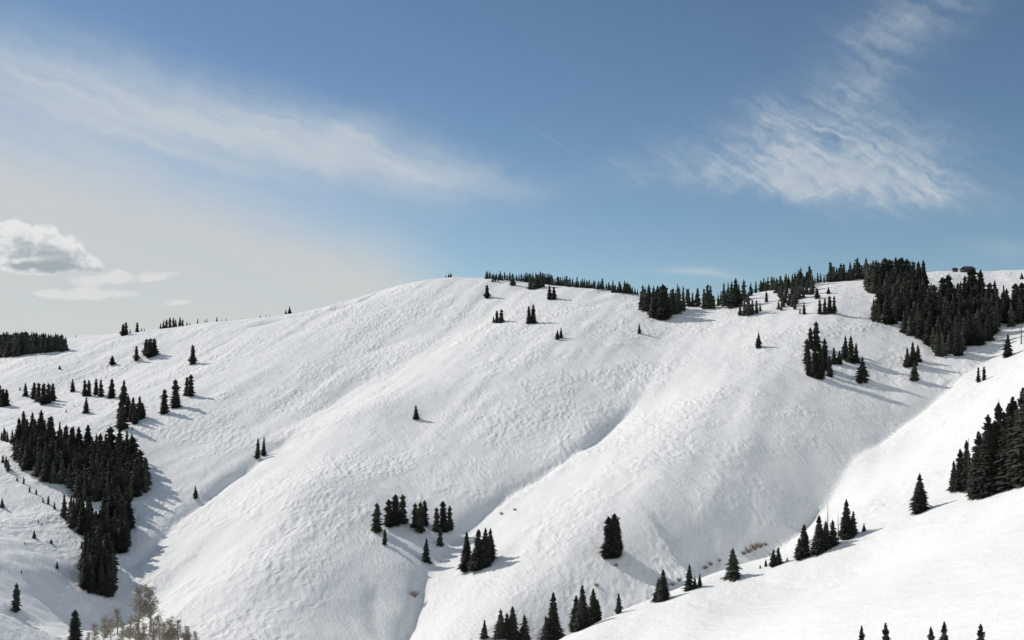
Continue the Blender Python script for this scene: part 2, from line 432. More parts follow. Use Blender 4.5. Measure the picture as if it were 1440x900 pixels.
# ------------------------------------------------------------------ conifers (unit height meshes)
def prof_r(kind, z):
    if kind == 'spire': return 0.215 * (1 - z ** 1.2) ** 0.8 * min(1, 0.62 + z * 2)
    if kind == 'column': return 0.24 * (1 - z ** 3.0) ** 0.9 * (0.85 + 0.15 * math.sin(z * 9)) * min(1, .62 + z * 1.6)
    return 0.30 * (1 - z) ** 0.85 * min(1, 0.66 + z * 3)          # cone
def conifer_arrays(kind, seed, levels, nb, hi=True):
    r = random.Random(seed); v = []; f = []
    def quad(a, b, c, d):
        i = len(v); v.extend((a, b, c, d)); f.append((i, i + 1, i + 2)); f.append((i, i + 2, i + 3))
    ph = [r.random() * 6.28 for _ in range(4)]
    for L in range(levels):
        z = 0.035 + 0.95 * (L / (levels - 1)) ** 1.0
        z += r.uniform(-.3, .3) / levels
        rad0 = prof_r(kind, min(z, .995)) + 0.006
        k = max(4, int(nb * (0.55 + 0.45 * (1 - z))))
        a0 = r.random() * 6.28; ring = r.choice([.78, .9, 1.0, 1.0, 1.1, 1.15]) if levels < 40 else r.uniform(.9, 1.08)
        for j in range(k):
            a = a0 + 6.283 * j / k + r.uniform(-.3, .3)
            lump = 1 + 0.16 * math.sin(2 * a + ph[0] + z * 7) + 0.12 * math.sin(3 * a + ph[1] - z * 17)
            if r.random() < 0.10: continue
            rad = rad0 * lump * ring * r.uniform(0.68, 1.15)
            dr = -0.30 * rad * r.uniform(.6, 1.3) if z < .8 else 0.35 * rad
            ca, sa = math.cos(a), math.sin(a)
            def pt(t, s, dz=0.0):
                return ((t * ca - s * sa) * rad, (t * sa + s * ca) * rad, z + dr * t ** 1.5 + dz)
            th = 0.5 / levels
            quad(pt(0.05, 0, th * 1.2), pt(.5, -.26, -th), pt(1, 0, 0), pt(.5, .26, -th))
            quad(pt(0.1, 0, -th), pt(.55, .02, -th * 2.4), pt(.98, 0, -th * .8), pt(.55, -.02, th * .9))
            if hi:
                for sgn in (-1, 1):
                    e = r.uniform(.42, .6)
                    quad(pt(.25, 0, 0), pt(.5, sgn * .34, -th * .9), pt(.78, sgn * e, -th * 1.2), pt(.62, sgn * .12, th * .5))
    # leader
    quad((-.006, 0, .95), (.006, 0, .95), (.001, 0, 1.0), (-.001, 0, 1.0)); quad((0, -.006, .95), (0, .006, .95), (0, .001, 1.0), (0, -.001, 1.0))
    # inner jagged core so that the crown is not see-through
    m = 7; hs_ = 12; i0 = len(v)
    for q in range(hs_ + 1):
        z = 0.03 + 0.9 * q / hs_
        for j in range(m):
            rr = prof_r(kind, z) * 0.50 * r.uniform(.75, 1.1)
            a = 6.283 * j / m + q * .4
            v.append((rr * math.cos(a), rr * math.sin(a), z + r.uniform(-.01, .01)))
    for q in range(hs_):
        for j in range(m):
            a = i0 + q * m + j; b = i0 + q * m + (j + 1) % m
            f.append((a, b, b + m)); f.append((a, b + m, a + m))
    return np.array(v), np.array(f)
def cone_arrays(r0, r1, h, m=7, bend=0.0, z0=0.0):
    v = []; f = []
    for q in range(5):
        t = q / 4
        for j in range(m):
            a = 6.283 * j / m; rr = r0 * (1 - t) + r1 * t
            v.append((rr * math.cos(a) + bend * t * t, rr * math.sin(a), z0 + (h - z0) * t))
    for q in range(4):
        for j in range(m):
            a = q * m + j; b = q * m + (j + 1) % m
            f.append((a, b, b + m)); f.append((a, b + m, a + m))
    return np.array(v), np.array(f)
def mesh_of(name, arr, mat, sm=False):
    me = bpy.data.meshes.new(name); fill(me, arr[0], arr[1], sm); me.materials.append(mat); return me
KINDS = ['spire', 'column', 'cone']
crownA, crownLo, crownMesh, crownHiMesh = {}, {}, {}, {}
for ki, kd in enumerate(KINDS):
    for s in range(4):
        crownA[kd, s] = conifer_arrays(kd, 100 + ki * 10 + s, 26, 9)
        crownMesh[kd, s] = mesh_of('spruce_crown', crownA[kd, s], NEEDLE)
        crownHiMesh[kd, s] = mesh_of('spruce_crown_dense', conifer_arrays(kd, 300 + ki * 10 + s, 46, 11), NEEDLE)
        crownLo[kd, s] = conifer_arrays(kd, 200 + ki * 10 + s, 15, 7, False)
trunkArr = cone_arrays(0.017, 0.002, 0.97, z0=-0.06)
trunkMesh = mesh_of('spruce_trunk', trunkArr, BARK, True)
# small trees: crown and trunk in one mesh, two materials
smallMesh = {}
for key, (v, f) in crownA.items():
    tv, tf = trunkArr
    me = bpy.data.meshes.new('small_spruce'); fill(me, np.vstack([v, tv]), np.vstack([f, tf + len(v)]))
    me.materials.append(NEEDLE); me.materials.append(BARK)
    mi = np.zeros(len(f) + len(tf), np.int32); mi[len(f):] = 1
    me.polygons.foreach_set('material_index', mi); smallMesh[key] = me

rnd = random.Random(11)
def place(px, base, h, lo=425, hi=1500):
    x, y, hit = march(HF, px, base, lo, hi)
    z = float(interp(HF, x, y))
    return x, y, z, h / F * y
protos = {}
def add_tree(px, base, h, label, group, kd=None, wid=1.0, lo=425, hi=1500, lean=0.0):
    kd = kd or rnd.choice(['spire', 'spire', 'column', 'cone'])
    s = rnd.randrange(4)
    x, y, z, H = place(px, base, h, lo, hi)
    rz = rnd.random() * 6.28
    wv = (wid * 1.12 + .06) * rnd.uniform(.9, 1.12)
    if h >= 22:
        root = bpy.data.objects.new('spruce_tree', None); C.objects.link(root)
        cr_ = bpy.data.objects.new('crown', (crownHiMesh if h > 42 else crownMesh)[kd, s]); C.objects.link(cr_); cr_.parent = root
        tr = bpy.data.objects.new('trunk', trunkMesh); C.objects.link(tr); tr.parent = root
        root.empty_display_size = 0.1
    else:
        root = bpy.data.objects.new('spruce_tree', smallMesh[kd, s]); C.objects.link(root)
    root.location = (x, y, z - 0.02 * H); root.rotation_euler = (rnd.gauss(0, .012), rnd.gauss(0, .012) + lean, rz); root.scale = (H * wv, H * wv, H * 1.02)
    tag(root, label, 'tree', group)
    return root
ORD = ['first', 'second', 'third', 'fourth', 'fifth', 'sixth', 'seventh', 'eighth', 'ninth', 'tenth', 'eleventh', 'twelfth']
count = [0]
def single(px, base, h, label, kd=None, wid=1.0, group='lone spruces dotted over the snow', **k):
    count[0] += 1
    return add_tree(px, base, h, label, group, kd, wid, **k)
def clump(phrase, trees, kd=None, wid=1.0, **k):
    trees = sorted(trees); n_ = len(trees)
    for i, t in enumerate(trees):
        if n_ == 2: o = 'left' if i == 0 else 'right'
        elif i == 0: o = 'leftmost'
        elif i == n_ - 1: o = 'rightmost'
        elif n_ == 3: o = 'middle'
        else: o = ORD[i] + '-from-left'
        count[0] += 1
        add_tree(t[0], t[1], t[2], '%s spruce in the %s' % (o, phrase), 'trees of the ' + phrase, kd if len(t) < 4 else t[3], wid, **k)

# ---- lone trees
single(585, 590, 20, 'lone dark spruce with thin top alone in the middle of the snow face', 'spire', 1.1)
single(275, 701, 18, 'small lone spruce just above the long gully on the left', 'cone', .8)
single(685, 419, 19, 'rounded dark spruce alone just under the summit tree row', 'column', 1.1)
single(899, 469, 15, 'tiny slim spruce alone left of the big ridge clump', 'spire', .9)
single(1067, 489, 22, 'small pointed spruce alone on the bright upper right spur', 'cone', .8)
single(1213, 537, 36, 'cone shaped spruce standing apart below the small upper right trees', 'cone', 1.0)
single(1286, 535, 28, 'single spruce with wide base below the large right forest', 'cone', .9, lo=425)
single(1417, 502, 33, 'dark spruce alone near the right edge below the forest', 'cone', .85)
single(158, 513, 13, 'small rounded spruce alone on the upper left snowfield', 'column', 1.6)
single(192, 507, 21, 'narrow spruce just left of the round three-tree clump', 'column', .9)
single(271, 512, 28, 'tall narrow lone spruce at the right of the upper left snowfield', 'column', .75)
single(84, 519, 6, 'tiny dark sapling alone under the far left wood', 'cone')
single(107, 474, 3, 'tiny speck of a tree on the far left skyline', 'cone')
single(102, 551, 19, 'small pointed spruce left of the row above the left forest', 'spire', 1.1)
single(157, 560, 28, 'pointed spruce at the right end of the row above the left forest', 'spire', 1.2)
single(121, 581, 23, 'slim spruce standing just below the row above the left forest', 'cone', .8)
single(36, 557, 19, 'small cone spruce left of the five-tree clump at far left', 'cone', .9)
single(22, 861, 39, 'dark narrow spruce alone in the lower left hollow', 'column', .85)
single(105, 908, 50, 'tall dark spruce at the bottom edge left of the bare aspens', 'column', .95, lo=300)
single(3, 714, 14, 'small spruce at the left edge below the left forest', 'cone', .9)
single(48, 757, 12, 'small dark sapling on the lumpy snow of the lower left', 'cone', 1.0)
single(599, 790, 33, 'pointed spruce standing in the gully below the central clumps', 'cone', .8)
single(541, 766, 22, 'small slim spruce just below the leftmost central spruce', 'column', .7)
single(530, 748, 40, 'leftmost tall spruce of the central group, blunt and narrow', 'column', .95)
single(870, 863, 29, 'small narrow spruce on the foreground crest right of the twin spruces', 'column', .8, lo=300, hi=424)
single(1031, 813, 42, 'broad cone shaped spruce alone on the foreground crest', 'cone', 1.0, lo=300, hi=424)
single(1215, 748, 12, 'tiny spruce at the right end of the foreground crest group', 'cone', .9, lo=300, hi=424)
single(1294, 720, 54, 'ragged open spruce alone on the foreground crest at right', 'cone', .82, lo=300, hi=424)
single(1107, 789, 5, 'tiny sapling on the foreground crest right of a rounded pair', 'cone', 1.2, lo=300, hi=424)
single(1069, 800, 6, 'tiniest sapling on the foreground crest left of the rounded pair', 'cone', 1.0, lo=300, hi=424)
single(1077, 797, 10, 'small sapling touching the left of the rounded crest pair', 'column', .9, lo=300, hi=424)
single(1078, 425, 15, 'small spruce alone on the snow strip under the upper ridge trees', 'column', .9)
single(1165, 413, 10, 'small pointed spruce above the grey four-tree clump at upper right', 'cone')
single(1149, 420, 15, 'small dark spruce between ridge mass and grey four-tree clump', 'column', 1.1)
single(1303, 392, 0.1 + 6, 'tiny pointed tree on the skyline right of the tallest forest', 'cone', 1.2)
single(115, 772, 11, 'small sapling right beside the lower left forest lobe', 'cone')
single(80, 800, 10, 'small sapling low on the lumpy lower left slope', 'cone')
single(72, 765, 7, 'tiny sapling uphill of the low one on the lumpy left slope', 'cone')
single(1437, 392, 9, 'tiny tree on the skyline at the right edge', 'cone')
# ---- clumps
clump('rounded clump of three on the upper left snowfield', [(205, 499, 23), (211, 502, 27), (217, 499, 24)], 'column', 1.15)
clump('pair right of the left forest, lower one', [(231, 582, 35), (247, 573, 40)], 'column', .9)
clump('pair uphill of the lower pair, right of the left forest', [(263, 556, 26), (268, 557, 31)], 'column', .8)
clump('small pair in the long left gully', [(362, 645, 28, 'column'), (371, 640, 26, 'spire')], None, .7)
clump('central clump of three beside the blunt spruce', [(547, 741, 38), (556, 738, 43), (566, 736, 40)], 'column', .95)
clump('centre clump of three above the gully', [(584, 742, 34), (591, 748, 42), (597, 738, 34)], 'column', .8)
clump('four-tree clump beside the gully, right of centre clumps', [(614, 748, 34), (624, 748, 43), (632, 746, 34), (619, 768, 26)], 'column', .8)
clump('tall four-tree clump right of the central gully', [(657, 803, 54), (671, 802, 57), (682, 797, 54), (689, 789, 46)], 'spire', .95)
clump('pillar like trio alone on the lower right spur', [(856, 785, 57), (862, 783, 60), (868, 780, 50)], 'column', .75)
clump('bottom edge clump of five below centre', [(681, 906, 26), (704, 910, 42), (713, 912, 36), (721, 910, 46), (738, 908, 38)], 'cone', .9, lo=425)
clump('pointed pair at the bottom, centre right', [(768, 905, 38), (778, 903, 68)], 'cone', .75, lo=425)
clump('twin spruces rising behind the foreground crest', [(810, 888, 50), (819, 885, 62), (834, 876, 50), (841, 871, 32)], 'spire', 1.05, lo=300, hi=424)
clump('crest pair left of the open topped crest tree', [(926, 845, 32), (933, 844, 43)], 'cone', .9, lo=300, hi=424)
clump('small three on the foreground crest beside the bushes', [(969, 830, 36), (977, 828, 18), (984, 826, 19)], 'cone', .8, lo=300, hi=424)
clump('rounded pair on the foreground crest', [(1088, 796, 24), (1095, 794, 24)], 'cone', 1.1, lo=300, hi=424)
clump('ragged six on the foreground crest', [(1124, 786, 30), (1131, 784, 46), (1152, 777, 52), (1162, 772, 40), (1172, 768, 36), (1190, 757, 54), (1200, 752, 34)], 'cone', .85, lo=300, hi=424)
clump('slim pair on the bright slope at right', [(1376, 538, 22), (1384, 535, 20)], 'column', .7)
clump('grey four at upper right', [(1153, 442, 21), (1160, 442, 23), (1167, 441, 26), (1173, 441, 25)], 'column', .75)
clump('tiny pair on the snow left of the grey four', [(1125, 442, 10), (1131, 442, 18)], 'spire', .8)
clump('dense eight at the left of the upper right slope', [(1135, 512, 36), (1140, 490, 30), (1148, 490, 38), (1137, 528, 36), (1146, 531, 45), (1153, 533, 46), (1160, 520, 44), (1167, 530, 30)], 'column', .75)
clump('five small trees beside the dense eight', [(1173, 512, 24), (1181, 512, 20), (1189, 504, 32), (1197, 509, 38), (1204, 510, 28)], 'cone', .75)
clump('three beneath the tip of the right forest', [(1276, 516, 28), (1284, 514, 34), (1291, 508, 24)], 'cone', .8)
clump('pair of twin domes high on the summit slope', [(773, 421, 20), (779, 421, 18)], 'column', 1.0)
clump('low three with one stub on the summit slope', [(694, 454, 9), (699, 454, 18), (705, 454, 19)], 'column', 1.0)
clump('blunt pair in the centre of the summit slope', [(744, 455, 25), (750, 455, 27)], 'column', .8)
clump('lowest small pair on the summit slope', [(784, 477, 14), (789, 475, 15)], 'cone', .9)
clump('stub and spike on the left skyline', [(402, 441, 7), (407, 441, 11)], 'cone', 1.0)
clump('three specks at the top of the dome', [(627, 389, 4), (631, 389, 6), (634, 389, 7)], 'cone')
clump('five-tree clump at far left', [(48, 561, 24), (54, 565, 27), (61, 569, 31), (68, 567, 28), (74, 564, 26)], 'column', .85)
clump('three cut by the left edge', [(-1, 571, 30), (4, 572, 26), (9, 571, 24)], 'column', .9)
clump('first couple in the row above the left forest', [(119, 557, 23), (125, 557, 23)], 'column', .75)
clump('second couple in the row above the left forest', [(135, 555, 23), (142, 558, 25)], 'column', .75)
clump('large cluster at the upper right of the left forest', [(170, 588, 30), (174, 568, 34), (172, 604, 40), (180, 588, 32), (187, 592, 34), (196, 590, 33), (201, 588, 22), (190, 596, 26)], 'spire', 1.1)
clump('three rounded ones on the left skyline', [(173, 472, 17), (177, 471, 18), (193, 467, 14)], 'column', .95)
# near grove at the right edge
clump('three small ones at the left foot of the near right grove', [(1342, 693, 42), (1351, 690, 58), (1361, 688, 68)], 'spire', .9, lo=250, hi=424)
grove = [(1370, 700, 62), (1379, 699, 92), (1388, 697, 114), (1396, 694, 98), (1402, 691, 100), (1408, 689, 122), (1414, 688, 108), (1420, 686, 118),
         (1426, 684, 126), (1432, 682, 118), (1438, 681, 136), (1446, 679, 140)]
clump('tall dark grove at the right edge', grove, 'spire', .85, lo=250, hi=424)
clump('five tips rising from below the bottom right edge', [(1211, 970, 88), (1247, 965, 87), (1312, 975, 92), (1329, 966, 90), (1381, 972, 93)], 'spire', .75, lo=60, hi=300)

# ---- dense forests and skyline rows
pool = []
def inside(px, py, poly):
    r = False
    for i in range(len(poly)):
        x1, y1 = poly[i]; x2, y2 = poly[i - 1]
        if (y1 > py) != (y2 > py) and px < (x2 - x1) * (py - y1) / (y2 - y1) + x1: r = not r
    return r
def forest(poly, sx, sy, h, label, group, kd=('spire', 'column', 'spire'), wid=1.0, hv=.18):
    xs_ = [p[0] for p in poly]; ys_ = [p[1] for p in poly]; pts = []
    for _ in range(6000):
        x, y = rnd.uniform(min(xs_), max(xs_)), rnd.uniform(min(ys_), max(ys_))
        if inside(x, y, poly) and all(((x - a) / sx) ** 2 + ((y - b) / sy) ** 2 > 1 for a, b in pts): pts.append((x, y))
    qx = np.quantile([p[0] for p in pts], [1 / 3, 2 / 3]); qy = np.quantile([p[1] for p in pts], [1 / 3, 2 / 3])
    if len(pts) < 12: lab = lambda x, y: label
    else: lab = lambda x, y: label + ', %s rows, %s third' % (('upper', 'middle', 'lower')[int((y > qy[0]) + 0) + int(y > qy[1])], ('left', 'central', 'right')[int(x > qx[0]) + int(x > qx[1])])
    for x, y in pts: pool.append((x, y, h * rnd.uniform(1 - hv, 1 + hv), lab(x, y), group, rnd.choice(kd), wid))
def row(line, step, h, label, group, wid=1.0, hv=.36, jit=1.5):
    x = line[0][0]
    while x <= line[-1][0]:
        yb = float(np.interp(x, [p[0] for p in line], [p[1] for p in line]))
        hh = float(np.interp(x, [p[0] for p in line], [p[2] for p in line])) if len(line[0]) > 2 else h
        pool.append((x, yb + rnd.uniform(-.5, .5) * jit, hh * rnd.uniform(1 - hv, 1 + hv), label, group, rnd.choice(['column', 'spire', 'column']), wid))
        x += step * rnd.uniform(.6, 1.4)
LF = ('dark spruce packed inside the dense forest on the left slope', 'spruces of the left forest')
RF = ('dark spruce in the lower block of the upper right forest', 'spruces of the upper right forest')
forest([(22, 622), (38, 622), (62, 616), (95, 635), (130, 642), (150, 645), (175, 628), (190, 652), (203, 674), (207, 692), (192, 703), (172, 706), (148, 705), (112, 704), (92, 690), (68, 680), (40, 662), (22, 646)], 8, 9, 40, 'dark spruce in the upper block of the left forest', 'spruces in the upper block of the left forest')
for q_ in ([(88, 728), (124, 722), (134, 762), (146, 774), (112, 754)], [(150, 722), (178, 716), (184, 772), (165, 780), (148, 773), (136, 764)]): forest(q_, 8.5, 10.5, 40, 'dark spruce in the middle block of the left forest', 'spruces in the middle block of the left forest')
forest([(122, 795), (150, 792), (161, 805), (163, 828), (148, 846), (128, 838), (112, 828)], 8.5, 10.5, 44, 'dark spruce in the lowest block of the left forest', 'spruces in the lowest block of the left forest')
row([(2, 618, 16), (20, 625, 24)], 5, 20, 'small ragged spruce at the left edge of the left forest', 'ragged spruces beside the left forest')
row([(4, 650, 14), (12, 664, 18)], 4, 20, 'small ragged spruce at the left edge of the left forest', 'ragged spruces beside the left forest')
row([(24, 675, 7), (60, 705, 9), (84, 722, 14)], 9, 20, 'tiny sapling along the lower border of the left forest', 'saplings below the left forest', hv=.4, jit=5)
for q_ in ([(1218, 408), (1240, 411), (1262, 405), (1300, 405), (1306, 428), (1275, 440), (1258, 463), (1228, 453), (1243, 425)], [(1284, 452), (1302, 452), (1300, 474), (1290, 478), (1270, 468)]): forest(q_, 7.2, 9, 36, 'spruce in the left block of the upper right forest', 'spruces in the tall left block of the upper right forest')
forest([(1302, 440), (1330, 430), (1370, 430), (1420, 438), (1448, 442), (1448, 454), (1400, 464), (1392, 480), (1362, 492), (1345, 502), (1325, 504), (1300, 490)], 7.2, 8.8, 38, *RF)
row([(1220, 404, 35), (1245, 402, 38), (1262, 401, 38), (1285, 402, 36), (1300, 402, 22)], 4.2, 34, 'dark spruce whose tip stands against the sky atop the tall right forest', 'sky edge spruces of the upper right forest', hv=.07)
row([(1306, 432, 30), (1340, 432, 36), (1374, 430, 42), (1402, 438, 30), (1410, 444, 30), (1448, 442, 42)], 6, 34, 'dark spruce along the top edge of the lower right forest block', 'top edge spruces of the lower right forest block')
SR = ('small dark spruce in the row along the summit skyline', 'spruces along the summit skyline')
row([(684, 392, 13), (720, 395, 13), (760, 398, 13), (800, 403, 13), (860, 408, 12), (862, 411, 14), (898, 414, 13)], 2.7, 12, *SR)
row([(693, 396, 8), (701, 396, 8)], 3, 8, *SR); row([(720, 402, 14), (725, 402, 14)], 3, 8, *SR)
row([(746, 407, 18), (757, 405, 18)], 3.2, 17, *SR); row([(760, 405, 19), (766, 404, 18)], 3, 17, *SR)
UR = ('dark spruce in the uneven band along the upper right ridge', 'spruces of the upper ridge band')
for t in [(901, 435, 26), (907, 436, 34), (912, 437, 38), (917, 446, 36), (922, 447, 40), (928, 448, 42), (932, 449, 50), (938, 446, 38), (943, 443, 34), (950, 441, 32), (955, 438, 36), (961, 435, 34),
          (904, 430, 30), (919, 436, 34), (926, 438, 38), (935, 440, 38), (946, 436, 32), (968, 431, 26), (974, 431, 20), (981, 431, 28), (953, 420, 24), (966, 418, 18), (990, 434, 30), (995, 434, 36), (999, 434, 34), (1004, 434, 20), (1010, 430, 18),
          (1018, 430, 34), (1024, 430, 34), (1029, 430, 36), (1034, 431, 40), (1039, 430, 32), (1046, 422, 30), (1056, 416, 20), (1063, 412, 18), (1041, 444, 18), (1047, 444, 24), (1052, 444, 33), (1058, 442, 22), (1064, 441, 20), (1069, 438, 14),
          (1095, 435, 13), (1101, 432, 18), (1099, 437, 12), (1118, 435, 12), (1014, 428, 20)]:
    pool.append((*t, *UR, rnd.choice(['spire', 'column', 'cone']), .85))
row([(1070, 410, 15), (1092, 408, 16), (1110, 404, 18), (1140, 402, 22)], 3, 15, *UR)
forest([(1092, 412), (1112, 404), (1143, 404), (1142, 414), (1128, 420), (1116, 432), (1104, 430), (1096, 422)], 5.5, 6, 20, *UR)
row([(1146, 399, 17), (1162, 397, 17)], 4, 17, *UR, wid=.8)
row([(1168, 397, 22), (1190, 395, 22), (1205, 392, 24), (1220, 392, 26)], 3.6, 20, *UR)
FW = ('dark spruce in the level wood on the far left horizon', 'spruces of the far left wood')
row([(-6, 502, 33), (25, 500, 33), (55, 496, 28), (78, 494, 24), (95, 494, 20)], 3.2, 28, *FW, hv=.1)
row([(-6, 499, 30), (40, 496, 28), (92, 492, 20)], 4, 28, *FW, hv=.12)
LS = ('tiny dark tree dotted along the left skyline', 'tiny trees along the left skyline')
for t in [(183, 469, 6), (199, 465, 5), (203, 466, 4), (226, 461, 8), (230, 460, 12), (234, 460, 13), (239, 459, 15), (244, 458, 14), (247, 458, 11), (253, 457, 14), (257, 456, 10), (263, 455, 6), (267, 454, 4), (278, 453, 7),
          (288, 451, 4), (291, 451, 5), (305, 450, 7), (312, 449, 3), (318, 448, 4), (340, 446, 3), (366, 444, 4), (374, 443, 3), (379, 443, 3)]:
    pool.append((*t, *LS, 'column', 1.0))
for t in [(93, 580, 5), (105, 572, 3), (17, 567, 3), (28, 549, 6), (54, 736, 5), (59, 738, 4), (35, 766, 4), (30, 806, 5), (186, 605, 5)]:
    pool.append((*t, 'tiny sapling poking from the snow of the left slopes', 'saplings on the left slopes', 'cone', 1.0))
pool.sort(key=lambda t: -t[2])
LIMIT = max(60, 345 - count[0])
for t in pool[:LIMIT]:
    add_tree(t[0], t[1], t[2], t[3], t[4], t[5], t[6])
vs, fs, off = [], [], 0
for t in pool[LIMIT:]:
    x, y, z, H = place(t[0], t[1], t[2])
    v, f = crownLo[t[5], rnd.randrange(4)]
    a = rnd.random() * 6.28; c_, s_ = math.cos(a), math.sin(a); ww = t[6] * rnd.uniform(.9, 1.2)
    q = np.stack([(v[:, 0] * c_ - v[:, 1] * s_) * H * ww + x, (v[:, 0] * s_ + v[:, 1] * c_) * H * ww + y, v[:, 2] * H + z - .02 * H], -1)
    vs.append(q); fs.append(f + off); off += len(v)
if vs:
    o = link('spruce_wood', mesh_of('spruce_wood', (np.vstack(vs), np.vstack(fs)), NEEDLE))
    tag(o, 'smallest distant spruces along the ridges and within the forests', 'trees', kind='stuff')
print('individual conifers', count[0] + min(LIMIT, len(pool)), 'rest', max(0, len(pool) - LIMIT))

# ------------------------------------------------------------------ bare broadleaf trees, snags, shrubs
def tube(v, f, a, b, r0, r1, m=4):
    a = Vector(a); b = Vector(b); d = (b - a)
    if d.length < 1e-6: return
    q = d.to_track_quat('Z', 'Y'); i = len(v)
    for p, r in ((a, r0), (b, r1)):
        for j in range(m):
            v.append(tuple(p + q @ Vector((r * math.cos(6.283 * j / m), r * math.sin(6.283 * j / m), 0))))
    for j in range(m):
        k = (j + 1) % m
        f.append((i + j, i + k, i + m + k)); f.append((i + j, i + m + k, i + m + j))
def aspen_meshes(seed):
    r = random.Random(seed); tv, tf, cv, cf = [], [], [], []
    def grow(p, d, L, rad, dep):
        q = p + d * L
        tube(cv, cf, p, q, rad, rad * .6, 3)
        if dep == 0: return
        for _ in range(r.choice([3, 4])):
            nd = (d + Vector((r.gauss(0, .45), r.gauss(0, .45), r.gauss(.18, .25)))).normalized()
            s = r.uniform(.35, 1)
            grow(p + (q - p) * s, nd, L * r.uniform(.5, .75), rad * .62, dep - 1)
    segs = 7; p = Vector((0, 0, -.03)); pts = [p]
    for i in range(segs):
        p = p + Vector((r.gauss(0, .008), r.gauss(0, .008), .95 / segs)); pts.append(p)
    for i in range(segs): tube(tv, tf, pts[i], pts[i + 1], .016 * (1 - i / segs) + .003, .016 * (1 - (i + 1) / segs) + .003, 6)
    for i in range(70):
        t = r.uniform(.26, .99); k = min(int(t * segs), segs - 1); b = pts[k].lerp(pts[k + 1], t * segs - k)
        a = r.random() * 6.28; d = Vector((math.cos(a), math.sin(a), r.uniform(.6, 1.5))).normalized()
        grow(b, d, r.uniform(.06, .11) * (1.3 - .6 * t), .0048, 3)
    return (mesh_of('aspen_trunk', (np.array(tv), np.array(tf)), ASPEN, True), mesh_of('aspen_crown', (np.array(cv), np.array(cf)), TWIG))
asp = [aspen_meshes(s) for s in (1, 2, 3, 4)]
aspens = [(196, 892, 66, 'tall bare aspen on the left of the tallest pair'), (211, 890, 66, 'tall bare aspen on the right of the tallest pair, pale trunk showing'),
          (165, 893, 36, 'slim bare aspen left of the tallest aspens'), (146, 900, 34, 'bare aspen second from the left of the grove'),
          (133, 908, 30, 'leftmost low bare aspen beside the dark bottom spruce'), (183, 905, 34, 'low bare aspen in front of the tallest pair'),
          (224, 903, 36, 'bare aspen just right of the tallest pair'), (238, 908, 40, 'rounded bare aspen in the right part of the grove'),
          (250, 908, 36, 'bare aspen third from the right of the grove'), (262, 910, 30, 'low bare aspen second from the right of the grove'),
          (275, 912, 24, 'rightmost and lowest bare aspen of the grove'), (203, 912, 36, 'short bushy bare aspen directly below the tallest pair'),
          (155, 906, 36, 'low bare aspen between the second and the slim one on the left'), (174, 908, 32, 'low twiggy bare aspen just right of the slim one'),
          (192, 910, 40, 'twiggy bare aspen below the left trunk of the tallest pair'), (215, 908, 38, 'twiggy bare aspen below the right trunk of the tallest pair'),
          (231, 912, 36, 'low bare aspen directly left of the rounded one'), (244, 914, 36, 'low bare aspen directly right of the rounded one'),
          (124, 912, 22, 'smallest bare aspen at the far left foot of the grove')]
for i, (px, py, h, lab) in enumerate(aspens):
    x, y, z, H = place(px, py, h, 330, 1300)
    root = bpy.data.objects.new('bare_aspen', None); C.objects.link(root)
    root.location = (x, y, z); root.scale = (H * 1.75, H * 1.75, H * 1.04); root.rotation_euler = (0, 0, rnd.random() * 6.28)
    t_, c_ = asp[i % 4]
    for nm, mm in (('trunk', t_), ('crown', c_)):
        o = bpy.data.objects.new(nm, mm); C.objects.link(o); o.parent = root
    tag(root, lab, 'tree', 'bare aspens at the bottom left')
# dead snags on the foreground crest and beside the grove
def snag_mesh(seed):
    r = random.Random(seed); v, f = [], []
    tube(v, f, (0, 0, -.05), (.01, 0, .5), .016, .010, 6); tube(v, f, (.01, 0, .5), (0.004, 0.004, 1), .010, .002, 6)
    for i in range(34):
        z = r.uniform(.2, .97); a = r.random() * 6.28; L = .09 * (1.1 - z)
        tube(v, f, (0.005, 0, z), (math.cos(a) * L, math.sin(a) * L, z - L * r.uniform(-.1, .5)), .003, .001, 3)
    return mesh_of('dead_spruce', (np.array(v), np.array(f)), BARK)
sn = snag_mesh(4); sn2 = snag_mesh(9)
for px, py, h, lab, me_ in [(1165, 770, 64, 'tall thin dead spruce pole in the ragged crest group', sn), (1179, 764, 46, 'shorter dead spruce pole in the ragged crest group', sn2),
                       (1406, 689, 128, 'dead spike topped spruce in the near right grove', sn2), (1363, 690, 76, 'thin dead spruce at the left of the near right grove', sn)]:
    x, y, z, H = place(px, py, h, 250, 424)
    o = bpy.data.objects.new('dead_spruce', me_); C.objects.link(o); o.location = (x, y, z); o.scale = (H, H, H); o.rotation_euler = (0, 0, rnd.random() * 6)
    tag(o, lab, 'dead tree', 'dead spruces on the foreground crest')
for px, py, h, lab in [(1436, 484, 32, 'bare dark trunk standing at the right edge, left one'), (1441, 484, 34, 'bare dark trunk cut by the right edge')]:
    x, y, z, H = place(px, py, h)
    o = bpy.data.objects.new('dead_spruce', sn); C.objects.link(o); o.location = (x, y, z); o.scale = (H * 1.6, H * 1.6, H)
    tag(o, lab, 'dead tree', 'bare trunks at the right edge')
